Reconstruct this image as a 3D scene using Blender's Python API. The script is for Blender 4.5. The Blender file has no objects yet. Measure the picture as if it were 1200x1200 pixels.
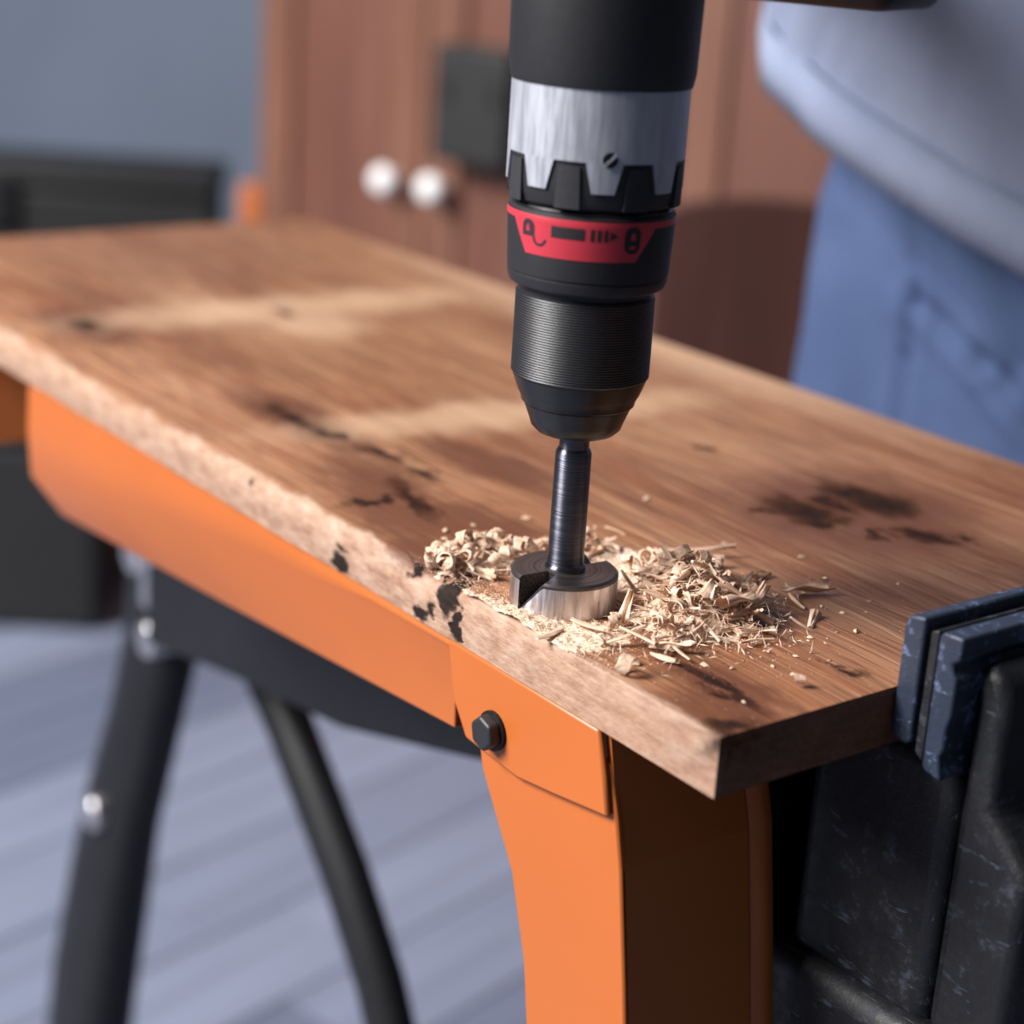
import bpy, bmesh, math, random
from mathutils import Vector, Matrix, noise
random.seed(7)
sc = bpy.context.scene
col = sc.collection
H = 0.75                     # board top above the floor; all coordinates below are relative to the board top
PI = math.pi

# ------------------------------------------------------------------ camera
cam = bpy.data.cameras.new('camera'); co = bpy.data.objects.new('camera', cam); col.objects.link(co)
Rw = ((0.8027426, -0.5931710, 0.0612574), (0.1453071, 0.2941985, 0.9446339), (-0.5783512, -0.7493967, 0.3223576))
M = Matrix(Rw).transposed().to_4x4()
M.translation = Vector((-0.3341, -0.3321, 0.2210 + H))
co.matrix_world = M
cam.sensor_width = 36; cam.lens = 65.16; cam.clip_start = 0.01
cam.dof.use_dof = True; cam.dof.focus_distance = 0.587; cam.dof.aperture_fstop = 5.6; cam.dof.aperture_blades = 0
sc.camera = co
# ------------------------------------------------------------------ world, daylight, exposure
w = bpy.data.worlds.new('world'); sc.world = w; w.use_nodes = True
bg = w.node_tree.nodes['Background']; bg.inputs[0].default_value = (0.72, 0.82, 1.0, 1); bg.inputs[1].default_value = 0.075
def area(name, loc, target, sx, sy, power, colr):
    l = bpy.data.lights.new(name, 'AREA'); l.shape = 'RECTANGLE'; l.size = sx; l.size_y = sy; l.energy = power; l.color = colr
    o = bpy.data.objects.new(name, l); col.objects.link(o)
    o.location = Vector(loc) + Vector((0, 0, H))
    o.rotation_euler = (Vector(target) - Vector(loc)).to_track_quat('-Z', 'Y').to_euler()
    return o
area('window_daylight', (-3.23, 1.68, 2.65), (0.1, 0.2, 0.0), 1.9, 2.1, 600, (1.0, 0.97, 0.95))
vs = sc.view_settings
vs.view_transform = 'Standard'; vs.look = 'None'; vs.gamma = 1; vs.exposure = 0; vs.use_curve_mapping = False

# ------------------------------------------------------------------ helpers
def lin(r, g, b):
    f = lambda c: (c/255)/12.92 if c/255 <= .04045 else ((c/255+.055)/1.055)**2.4
    return (f(r), f(g), f(b), 1)
class NT:
    def __init__(s, name):
        s.m = bpy.data.materials.new(name); s.m.use_nodes = True
        s.t = s.m.node_tree; s.t.nodes.clear()
        s.out = s.n('ShaderNodeOutputMaterial'); s.b = s.n('ShaderNodeBsdfPrincipled')
        s.t.links.new(s.b.outputs[0], s.out.inputs[0]); s.tc = s.n('ShaderNodeTexCoord')
    def n(s, k, **kw):
        x = s.t.nodes.new(k)
        for a, v in kw.items(): setattr(x, a, v)
        return x
    def put(s, sock, v):
        if isinstance(v, bpy.types.NodeSocket): s.t.links.new(v, sock)
        else: sock.default_value = v
    def geo(s): return s.n('ShaderNodeNewGeometry').outputs['Position']
    def mapping(s, vec, loc=(0,0,0), rot=(0,0,0), scale=(1,1,1), typ='POINT'):
        x = s.n('ShaderNodeMapping', vector_type=typ); s.put(x.inputs['Vector'], vec)
        s.put(x.inputs['Location'], loc); s.put(x.inputs['Rotation'], rot); s.put(x.inputs['Scale'], scale); return x.outputs[0]
    def noise(s, vec, scale=1, detail=3, rough=.5, dist=0, color=False):
        x = s.n('ShaderNodeTexNoise'); s.put(x.inputs['Vector'], vec)
        for k, v in (('Scale', scale), ('Detail', detail), ('Roughness', rough), ('Distortion', dist)): s.put(x.inputs[k], v)
        return x.outputs[1 if color else 0]
    def ramp(s, fac, stops):
        x = s.n('ShaderNodeValToRGB'); s.put(x.inputs[0], fac); e = x.color_ramp.elements
        while len(e) < len(stops): e.new(.5)
        for i, (p, c) in enumerate(stops): e[i].position = p; e[i].color = c if len(c) == 4 else (*c, 1)
        return x.outputs[0]
    def mr(s, v, a, b, c=0, d=1, smooth=True):
        x = s.n('ShaderNodeMapRange', interpolation_type='SMOOTHSTEP' if smooth else 'LINEAR')
        for i, q in enumerate((v, a, b, c, d)): s.put(x.inputs[i], q)
        return x.outputs[0]
    def math(s, op, a, b=0, c=0):
        x = s.n('ShaderNodeMath', operation=op); s.put(x.inputs[0], a); s.put(x.inputs[1], b); s.put(x.inputs[2], c); return x.outputs[0]
    def vmath(s, op, a, b=(0,0,0)):
        x = s.n('ShaderNodeVectorMath', operation=op); s.put(x.inputs[0], a); s.put(x.inputs[1], b)
        return x.outputs['Value'] if op in ('LENGTH', 'DOT_PRODUCT') else x.outputs[0]
    def mix(s, fac, a, b, blend='MIX'):
        x = s.n('ShaderNodeMix', data_type='RGBA', blend_type=blend)
        s.put(x.inputs[0], fac); s.put(x.inputs[6], a); s.put(x.inputs[7], b); return x.outputs[2]
    def sep(s, v):
        x = s.n('ShaderNodeSeparateXYZ'); s.put(x.inputs[0], v); return x.outputs
    def bump(s, h, strength=.3, dist=.001):
        x = s.n('ShaderNodeBump'); s.put(x.inputs['Strength'], strength); s.put(x.inputs['Distance'], dist); s.put(x.inputs['Height'], h)
        s.t.links.new(x.outputs[0], s.b.inputs['Normal'])
    def bsdf(s, **kw):
        for k, v in kw.items(): s.put(s.b.inputs[k.replace('_', ' ')], v)
        return s.m
def plain(name, c, rough=.5, metal=0, var=.15, scale=60, bumpy=0.0, spec=.5):
    s = NT(name); nz = s.noise(s.tc.outputs['Object'], scale, 4, .6)
    d = tuple(x*(1-var) for x in c[:3]) + (1,); l = tuple(min(1, x*(1+var)) for x in c[:3]) + (1,)
    s.bsdf(Base_Color=s.ramp(nz, [(.3, d), (.7, l)]), Roughness=rough, Metallic=metal)
    s.b.inputs['Specular IOR Level'].default_value = spec
    if bumpy: s.bump(nz, bumpy, .0006)
    return s.m

# ---- wood of the slab
def wood_slab():
    s = NT('oak_slab')
    P = s.vmath('SUBTRACT', s.geo(), (0, 0, H))
    wob = s.noise(s.mapping(P, scale=(14, 3.2, 14)), 1, 3, .5, color=True)
    Pw = s.vmath('ADD', P, s.vmath('MULTIPLY', s.vmath('SUBTRACT', wob, (.5, .5, .5)), (.035, .02, .02)))
    broad = s.noise(s.mapping(Pw, scale=(17, 3.0, 30)), 1, 3, .55)
    mid = s.noise(s.mapping(Pw, scale=(95, 5, 120)), 1, 4, .6)
    fine = s.noise(s.mapping(Pw, scale=(520, 14, 620)), 1, 3, .65)
    rings = s.n('ShaderNodeTexWave', wave_type='BANDS', bands_direction='X', wave_profile='SAW')
    s.put(rings.inputs['Vector'], s.mapping(Pw, scale=(1, .16, 1.0))); s.put(rings.inputs['Scale'], 26)
    s.put(rings.inputs['Distortion'], 5.5); s.put(rings.inputs['Detail'], 3); s.put(rings.inputs['Detail Scale'], 1.6)
    base = s.ramp(broad, [(.28, lin(112, 74, 52)), (.44, lin(146, 102, 73)), (.58, lin(166, 122, 91)), (.78, lin(192, 154, 124))])
    huge = s.noise(s.mapping(Pw, scale=(6, 2.2, 6)), 1, 2, .5)
    base = s.mix(s.mr(huge, .52, .30, 0, .45), base, lin(112, 70, 46))
    base = s.mix(s.mr(mid, .38, .66, 0, .5), base, lin(122, 66, 34))
    base = s.mix(s.math('MULTIPLY', rings.outputs[0], .26), base, lin(104, 58, 32))
    base = s.mix(s.mr(fine, .49, .66, 0, .66), base, lin(80, 48, 30))
    hair_ = s.noise(s.mapping(Pw, scale=(1100, 22, 1100)), 1, 2, .6)
    base = s.mix(s.mr(hair_, .54, .66, 0, .6), base, lin(80, 46, 30))
    base = s.mix(s.mr(fine, .44, .3, 0, .25), base, lin(232, 190, 148))
    # warp used by the knots
    kn = s.noise(s.mapping(P, scale=(60, 34, 60)), 1, 4, .6, color=True)
    Pk = s.vmath('ADD', P, s.vmath('MULTIPLY', s.vmath('SUBTRACT', kn, (.5, .5, .5)), (.026, .040, .010)))
    kf = s.noise(s.mapping(P, scale=(190, 100, 190)), 1, 4, .65, color=True)
    Pk = s.vmath('ADD', Pk, s.vmath('MULTIPLY', s.vmath('SUBTRACT', kf, (.5, .5, .5)), (.009, .013, .008)))
    def blot(c, r, rz=0, a=1.25, b=.12, src=None):
        return s.mr(s.vmath('LENGTH', s.mapping(src or Pk, loc=c, rot=(0, 0, rz), scale=r, typ='TEXTURE')), a, b)
    def addm(lst):
        x = lst[0]
        for y in lst[1:]: x = s.math('MAXIMUM', x, y)
        return x
    halo = addm([blot((.182, .122, 0), (.075, .070, .05), 0, 1, .4), blot((.030, .212, 0), (.028, .085, .05), -.25, 1, .4), blot((.040, .180, 0), (.026, .05, .05), .2, 1, .4),
                 blot((.053, .318, 0), (.022, .075, .05), 0, 1, .4), blot((.008, .008, 0), (.024, .03, .03), .3, 1, .4), blot((.024, .026, 0), (.014, .05, .03), 0, 1, .4),
                 blot((.040, .509, 0), (.03, .06, .05), 0, 1, .4), blot((.010, .155, 0), (.022, .032, .02), 0, 1, .4), blot((.09, .23, 0), (.02, .06, .05), .1, 1, .4)])
    base = s.mix(s.math('MULTIPLY', halo, .85), base, lin(88, 50, 32))
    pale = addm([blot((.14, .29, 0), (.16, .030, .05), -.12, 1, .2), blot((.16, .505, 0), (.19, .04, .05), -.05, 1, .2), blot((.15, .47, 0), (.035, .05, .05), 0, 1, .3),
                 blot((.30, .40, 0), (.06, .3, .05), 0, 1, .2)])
    base = s.mix(s.math('MULTIPLY', pale, .5), base, lin(212, 178, 146))  # cross bands of light painted into the wood tone, plus a pale knot surround
    # sapwood along the waney front edge
    sx, sy, sz = s.sep(P)
    en = s.noise(s.mapping(P, scale=(40, 34, 40)), 1, 4, .6)
    ex = s.math('SUBTRACT', sx, s.math('MULTIPLY', s.math('SUBTRACT', en, .42), .012))
    sap = s.math('MULTIPLY', s.mr(ex, .0030, .0004), s.mr(sy, .030, .11, .8, 1))
    sn = s.noise(s.mapping(P, scale=(240, 90, 240)), 1, 5, .7)
    sapc = s.ramp(sn, [(.3, lin(134, 100, 80)), (.5, lin(170, 138, 116)), (.7, lin(190, 164, 144))])
    base = s.mix(s.math('MULTIPLY', sap, .85), base, sapc)
    bark = addm([blot((0, .1310, -.004), (.007, .010, .012), 0, 1, .5), blot((0, .122, -.0115), (.006, .006, .008), 0, 1, .45), blot((0, .146, -.015), (.006, .009, .007), 0, 1, .45),
                 blot((0, .158, -.003), (.005, .0055, .0055), 0, 1, .4), blot((0, .203, -.0155), (.005, .007, .006), 0, 1, .45), blot((0, .197, -.010), (.003, .004, .0035), 0, 1, .4),
                 blot((0, .268, -.003), (.004, .004, .003), 0, 1, .4), blot((.008, .150, 0), (.006, .009, .004), .3, 1, .5)])
    base = s.mix(s.mr(bark, 0, .85, 0, .96), base, lin(24, 20, 21))
    knots = addm([blot((.1635, .133, 0), (.0125, .020, .02)), blot((.1985, .139, 0), (.013, .018, .02)), blot((.161, .119, 0), (.015, .011, .02)), blot((.182, .131, 0), (.010, .010, .02)), blot((.172, .098, 0), (.006, .006, .02)),
                  blot((.1865, .093, 0), (.008, .011, .02), .2), blot((.150, .139, 0), (.007, .008, .02)), blot((.2005, .125, 0), (.015, .024, .02)), blot((.197, .0855, 0), (.004, .006, .02)),
                  blot((.051, .318, 0), (.0075, .034, .02), 0), blot((.053, .295, 0), (.006, .012, .02)), blot((.022, .2135, 0), (.016, .0045, .02), .15), blot((.038, .21, 0), (.006, .03, .02), -.3),
                  blot((.0235, .026, 0), (.0042, .028, .02), .0), blot((.0665, .0135, 0), (.0042, .009, .02), .2), blot((.145, .488, 0), (.007, .015, .02)), blot((.0407, .5086, 0), (.010, .014, .02)),
                  blot((.187, .213, 0), (.005, .007, .02)), blot((.006, .003, 0), (.012, .008, .01)), blot((.058, .263, 0), (.006, .018, .02)), blot((.06, .235, 0), (.006, .012, .02))])
    base = s.mix(s.math('MULTIPLY', knots, .95), base, lin(30, 21, 20))
    # end grain of the sawn end
    nx, ny, nz_ = s.sep(s.n('ShaderNodeNewGeometry').outputs['Normal'])
    endg = s.mr(ny, -.6, -.9)
    base = s.mix(s.math('MULTIPLY', endg, .75), base, s.ramp(s.noise(s.mapping(P, scale=(90, 10, 420)), 1, 3), [(.3, lin(78, 46, 34)), (.7, lin(112, 70, 50))]))
    hgt = s.math('ADD', s.math('MULTIPLY', fine, .5), s.math('ADD', s.math('MULTIPLY', mid, .35), s.math('MULTIPLY', s.math('MULTIPLY', sn, sap), 1.6)))
    hgt = s.math('SUBTRACT', hgt, s.math('MULTIPLY', s.math('MAXIMUM', knots, bark), 1.2))
    s.bump(hgt, .55, .0009)
    s.bsdf(Base_Color=base, Roughness=s.math('ADD', s.mr(fine, .3, .7, .38, .56), s.math('MULTIPLY', knots, .3)))
    s.put(s.b.inputs['Specular IOR Level'], s.mr(s.math('MAXIMUM', knots, bark), 0, .6, .45, .06))
    return s.m
def stripes(name, c1, c2, c3, sc_, rough=.4, bump=.15, axis='Z'):
    s = NT(name); k = {'Z': (sc_, sc_, sc_*.06), 'X': (sc_*.06, sc_, sc_), 'Y': (sc_, sc_*.06, sc_)}[axis]
    a = s.noise(s.mapping(s.tc.outputs['Object'], scale=k), 1, 5, .6, .4)
    s.bsdf(Base_Color=s.ramp(a, [(.3, c1), (.5, c2), (.7, c3)]), Roughness=rough); s.bump(a, bump, .001); return s.m
def aniso_turned(s, amount):         # lathe-turned surface: highlights run along the axis
    tg = s.n('ShaderNodeTangent', direction_type='RADIAL', axis='Z'); s.t.links.new(tg.outputs[0], s.b.inputs['Tangent'])
    s.b.inputs['Anisotropic'].default_value = amount; s.b.inputs['Anisotropic Rotation'].default_value = .25
def brushed(name, c1, c2, rough, metal=1.0, zs=900, rs=30, aniso=0):
    s = NT(name); a = s.noise(s.mapping(s.tc.outputs['Object'], scale=(rs, rs, zs)), 1, 4, .7)
    s.bsdf(Base_Color=s.ramp(a, [(.3, c1), (.7, c2)]), Roughness=s.mr(a, .3, .7, rough*.75, rough*1.3), Metallic=metal); s.bump(a, .12, .0002)
    if aniso: aniso_turned(s, aniso)
    return s.m
def radial_brushed(name, c1, c2, rough):
    s = NT(name); x, y, z = s.sep(s.tc.outputs['Object']); r = s.math('SQRT', s.math('ADD', s.math('MULTIPLY', x, x), s.math('MULTIPLY', y, y)))
    cb = s.n('ShaderNodeCombineXYZ'); s.put(cb.inputs[0], s.math('MULTIPLY', r, 1800)); s.put(cb.inputs[1], s.math('MULTIPLY', z, 900))
    a = s.noise(cb.outputs[0], 1, 3, .6)
    s.bsdf(Base_Color=s.ramp(a, [(.3, c1), (.7, c2)]), Roughness=rough, Metallic=.85); s.bump(a, .5, .0003); return s.m
def scratched(name, c, cs, rough, scale):
    s = NT(name); o = s.tc.outputs['Object']
    a = s.noise(o, scale, 6, .75); b = s.noise(s.mapping(o, rot=(.4, .8, .3), scale=(scale*6, scale*.7, scale*2)), 1, 3, .6)
    m = s.math('MAXIMUM', s.mr(a, .54, .70), s.mr(b, .62, .72))
    s.bsdf(Base_Color=s.mix(m, c, cs), Roughness=s.mr(a, .3, .7, rough*.8, rough*1.3), Metallic=.15); s.bump(s.math('SUBTRACT', a, s.math('MULTIPLY', m, .4)), .5, .0012); return s.m
def fabric(name, c1, c2, scale=900):
    s = NT(name); o = s.tc.outputs['Object']; a = s.noise(o, 9, 4, .6); b = s.noise(o, scale, 2, .5)
    base = s.ramp(a, [(.3, c1), (.7, c2)])
    s.bsdf(Base_Color=s.mix(s.math('MULTIPLY', b, .3), base, tuple(x*.5 for x in c1[:3]) + (1,)), Roughness=.9); s.bump(b, .3, .0008)
    s.b.inputs['Specular IOR Level'].default_value = .15; return s.m

MAT = dict(
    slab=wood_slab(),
    shaving=stripes('shaving_wood', lin(176, 136, 110), lin(216, 184, 158), lin(240, 218, 198), 700, .75, .35, 'X'),
    dust=plain('sawdust', lin(222, 194, 170), .9, 0, .18, 700),
    orange=plain('orange_paint', lin(176, 94, 38), .40, 0, .04, 8, .03),
    black_steel=plain('black_steel', lin(19, 19, 22), .5, 0, .2, 30, 0, .35),
    black_plastic=plain('black_plastic', lin(30, 30, 33), .5, 0, .12, 300, .06),
    rubber=plain('black_rubber', lin(36, 37, 42), .62, 0, .15, 400, .1),
    chuck=plain('chuck_black', lin(28, 29, 34), .42, 0, .1, 200, 0, .6),
    gloss_black=plain('gloss_black', lin(20, 20, 22), .30, 0, .1, 100),
    red=plain('red_label', lin(184, 50, 64), .42, 0, .05, 150),
    ink=plain('black_ink', lin(30, 24, 30), .6, 0, .05, 100),
    silver=brushed('silver_housing', lin(172, 175, 186), lin(196, 198, 208), .42, .55, 40, 500),
    steel=brushed('bright_steel', lin(176, 174, 178), lin(232, 228, 232), .34, .95, 60, 700, .8),
    shank=brushed('dark_steel', lin(46, 46, 52), lin(128, 128, 140), .36, .95, 2600, 20, .88),
    cuttop=radial_brushed('turned_black_steel', lin(30, 28, 28), lin(130, 120, 118), .34),
    vise=scratched('worn_blue_black_steel', lin(40, 48, 64), lin(104, 122, 160), .42, 120),
    vise_dark=scratched('dark_cast_iron', lin(22, 23, 27), lin(56, 60, 72), .5, 90),
    cabinet=stripes('red_brown_wood', lin(98, 64, 50), lin(114, 76, 60), lin(130, 92, 76), 60, .42, .05, 'Z'),
    panel=stripes('red_brown_panel', lin(94, 58, 46), lin(104, 66, 53), lin(114, 77, 64), 40, .42, .05, 'Z'),
    chairwood=stripes('dark_brown_wood', lin(62, 36, 30), lin(72, 42, 35), lin(80, 48, 40), 40, .5, .05, 'Z'),  # dark tone of the cupboard shade that the added shape stands for
    knob=plain('white_porcelain', (.95, .95, .95, 1), .3, 0, .01, 20),
    denim=fabric('blue_trousers', lin(62, 77, 110), lin(76, 91, 124)),
    seam=fabric('dark_blue_seam', lin(56, 72, 128), lin(66, 84, 140)),
    shirt=fabric('grey_blue_knit', lin(118, 128, 152), lin(138, 148, 172), 500),
    skin=plain('skin', lin(214, 160, 130), .55, 0, .06, 40),
    hair=plain('brown_hair', lin(52, 36, 28), .6, 0, .3, 200),
    shoe=plain('dark_shoe', lin(40, 38, 40), .6, 0, .1, 60),
    wall=plain('blue_grey_wall', lin(84, 94, 110), .8, 0, .08, 2),
    blackbox=plain('matt_black', lin(26, 26, 27), .6, 0, .1, 20),
    ochre=stripes('orange_brown_wood', lin(176, 92, 40), lin(196, 108, 52), lin(206, 122, 66), 50, .5),
)
def floor_mat(i, c):
    return stripes('grey_plank_%d' % i, tuple(x*.8 for x in c[:3])+(1,), c, tuple(min(1, x*1.15) for x in c[:3])+(1,), 26, .5, .1, 'X')
FLOORM = [floor_mat(i, lin(*c)) for i, c in enumerate([(118, 126, 148), (130, 137, 158), (100, 108, 130), (124, 132, 154), (86, 93, 114)])]

def wpos(o):
    v = Vector((0, 0, 0))
    while o: v += o.location; o = o.parent
    return v
def props(o, label=None, cat=None, group=None, kind=None):
    for k, v in (('label', label), ('category', cat), ('group', group), ('kind', kind)):
        if v: o[k] = v
    return o
def thing(name, label, cat, loc, group=None):
    o = bpy.data.objects.new(name, None); col.objects.link(o); o.empty_display_size = .02
    o.location = Vector(loc) + Vector((0, 0, H)); return props(o, label, cat, group)
class MB:
    def __init__(s): s.v = []; s.f = []; s.m = []
    def add(s, vs_, fs, mi=0):
        k = len(s.v); s.v += [Vector(p) for p in vs_]; s.f += [tuple(i+k for i in f) for f in fs]; s.m += [mi]*len(fs); return s
    def box(s, a, b, mi=0):
        (x0, y0, z0), (x1, y1, z1) = a, b
        return s.add([(x0,y0,z0),(x1,y0,z0),(x1,y1,z0),(x0,y1,z0),(x0,y0,z1),(x1,y0,z1),(x1,y1,z1),(x0,y1,z1)],
                     [(0,3,2,1),(4,5,6,7),(0,1,5,4),(1,2,6,5),(2,3,7,6),(3,0,4,7)], mi)
    def obox(s, c, ax, ay, hx, hy, z0, z1, mi=0):   # box with rotated plan axes
        c = Vector(c); ax = Vector((*ax, 0)); ay = Vector((*ay, 0)); q = []
        for z in (z0, z1):
            for sx, sy in ((-1,-1),(1,-1),(1,1),(-1,1)): q.append(Vector((c.x, c.y, 0)) + ax*hx*sx + ay*hy*sy + Vector((0,0,z)))
        return s.add(q, [(0,3,2,1),(4,5,6,7),(0,1,5,4),(1,2,6,5),(2,3,7,6),(3,0,4,7)], mi)
    def prism(s, pts, d, mi=0):                     # closed polygon pts (3D) extruded by vector d
        n = len(pts); d = Vector(d); p = [Vector(q) for q in pts]
        return s.add(p + [q+d for q in p], [tuple(range(n))[::-1], tuple(range(n, 2*n))] + [(i, (i+1) % n, (i+1) % n+n, i+n) for i in range(n)], mi)
    def lathe(s, prof, c=(0,0), seg=96, mi=0, cap=True):
        n = len(prof); vs_ = []
        for r, z in prof:
            for i in range(seg):
                a = 2*PI*i/seg; vs_.append((c[0]+r*math.cos(a), c[1]+r*math.sin(a), z))
        fs = [(j*seg+i, j*seg+(i+1) % seg, (j+1)*seg+(i+1) % seg, (j+1)*seg+i) for j in range(n-1) for i in range(seg)]
        if cap: fs += [tuple(range(seg))[::-1], tuple(range((n-1)*seg, n*seg))]
        return s.add(vs_, fs, mi)
    def tube(s, path, rad, seg=10, flat=None, cap=True):   # rad: number or list; flat: (side vector, width factor)
        path = [Vector(p) for p in path]; n = len(path); rad = rad if isinstance(rad, (list, tuple)) else [rad]*n
        vs_ = []; up = None
        for k, p in enumerate(path):
            t = (path[min(k+1, n-1)] - path[max(k-1, 0)]).normalized()
            if up is None: up = t.orthogonal().normalized() if flat is None else Vector(flat[0])
            u = (up - t*up.dot(t)).normalized(); up = u if flat is None else up
            v = t.cross(u); r = rad[k]; ru = r*(flat[1] if flat else 1)
            for i in range(seg):
                a = 2*PI*i/seg; vs_.append(p + u*ru*math.cos(a) + v*r*math.sin(a))
        fs = [(j*seg+i, j*seg+(i+1) % seg, (j+1)*seg+(i+1) % seg, (j+1)*seg+i) for j in range(n-1) for i in range(seg)]
        if cap: fs += [tuple(range(seg))[::-1], tuple(range((n-1)*seg, n*seg))]
        return s.add(vs_, fs)
    def build(s, name, mats, parent=None, smooth=False, bevel=0, seg=2, sharp=35, subsurf=0, base=None):
        pts = s.v; lo = Vector([min(p[i] for p in pts) for i in range(3)]); hi = Vector([max(p[i] for p in pts) for i in range(3)])
        c = Vector(base) if base is not None else Vector(((lo.x+hi.x)/2, (lo.y+hi.y)/2, lo.z))
        me = bpy.data.meshes.new(name); me.from_pydata([p-c for p in pts], [], s.f)
        for m in (mats if isinstance(mats, (list, tuple)) else [mats]): me.materials.append(m)
        for p, mi in zip(me.polygons, s.m): p.material_index = mi
        bm = bmesh.new(); bm.from_mesh(me); bmesh.ops.recalc_face_normals(bm, faces=bm.faces); bm.to_mesh(me); bm.free()
        if smooth:
            me.shade_smooth()
            if sharp: me.set_sharp_from_angle(angle=math.radians(sharp))
        o = bpy.data.objects.new(name, me); col.objects.link(o)
        wl = c + Vector((0, 0, H))
        if parent: o.parent = parent; o.location = wl - wpos(parent)
        else: o.location = wl
        if bevel:
            b = o.modifiers.new('bevel', 'BEVEL'); b.width = bevel; b.segments = seg; b.limit_method = 'ANGLE'; b.angle_limit = math.radians(40)
            me.shade_smooth(); me.set_sharp_from_angle(angle=math.radians(40)); b.harden_normals = False
        if subsurf:
            b = o.modifiers.new('sub', 'SUBSURF'); b.levels = b.render_levels = subsurf
        return o
def vnoise(x, y, z=0): return noise.noise(Vector((x, y, z)))

# ------------------------------------------------------------------ setting: plank floor, wall
FD = Vector((.9775, .211, 0)).normalized(); FN = Vector((-FD.y, FD.x, 0))
fb = MB().box((-4, -4, -.80), (6, 8, -.756)).build('floor', FLOORM[4]); props(fb, kind='structure')
pw, pl = .125, 1.25; rnd = random.Random(3)
plank_me = {}
for i in range(-14, 34):
    off = rnd.uniform(0, pl)
    for j in range(-2, 5):
        c = FD*(j*pl+off-.4) + FN*(i*pw)
        if not (-.6 < c.x < 4 and -.6 < c.y < 4.2): continue
        k = rnd.choice([0, 0, 1, 1, 3, 3, 2, 4])
        if k not in plank_me:
            o = MB().box((-pl/2+.0012, -pw/2+.0015, 0), (pl/2-.0012, pw/2-.0015, .006)).build('plank', FLOORM[k], bevel=.0012, seg=1); plank_me[k] = o.data
            o.parent = fb
        else:
            o = bpy.data.objects.new('plank', plank_me[k]); col.objects.link(o); o.parent = fb
        o.location = Vector((c.x, c.y, -.756+H)) - fb.location; o.rotation_euler = (0, 0, math.atan2(FD.y, FD.x))
CB = Vector((1.0533, 1.7656, 0)); CD = Vector((-.2828, .9592, 0)); CN = Vector((-.9592, -.2828, 0))   # cabinet front: origin, along (to the far side), outward
def cab(s_, o_, z): return CB + CD*s_ + CN*o_ + Vector((0, 0, z))
wb = MB(); q = [cab(-2.6, -.46, -.75), cab(3.2, -.46, -.75), cab(3.2, -.56, -.75), cab(-2.6, -.56, -.75)]
wb.prism(q, (0, 0, 2.5)); props(wb.build('wall_back', MAT['wall']), kind='structure')

# ------------------------------------------------------------------ the slab of wood
W, L, T = .298, .73, .019
def slab():
    m = MB(); NY = 240; ys = [L*(i/NY) for i in range(NY+1)]; rings = []
    for y in ys:
        k = min(1, max(0, (y-.05)/.1))
        wav = (.0016*vnoise(y*22, 1.3) + .0008*vnoise(y*70, 4.1)) * k
        ch = .0006 + k*(.0028 + .0022*vnoise(y*30, 7.7)) + .003*math.exp(-((y-.150)/.02)**2)
        if y > .17: ch += .0016*min(1, (y-.17)/.08)
        ch = max(.0005, ch); z1 = -ch*.9
        p = [(wav*.6, -T), (wav - .0009*k - .0004*k*vnoise(y*120, 9), -T*.55), (wav, z1), (wav + ch*.45, z1*.35), (wav + ch*1.1, 0)]
        bw = .001*vnoise(y*9, 12)
        p += [(W*.35, 0), (W*.7, 0), (W-.002+bw, 0), (W+bw, -.002), (W+bw, -T)]
        rings.append([Vector((a, y, b)) for a, b in p])
    n = len(rings[0]); m.add([v for r in rings for v in r], [(j*n+i, j*n+(i+1) % n, (j+1)*n+(i+1) % n, (j+1)*n+i) for j in range(NY) for i in range(n)]
                             + [tuple(range(n)), tuple(range(NY*n, NY*n+n))[::-1]])
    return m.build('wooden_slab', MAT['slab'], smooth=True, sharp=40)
props(slab(), 'thick brown oak plank with dark knots and a pale rough waney front edge', 'plank')

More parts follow.
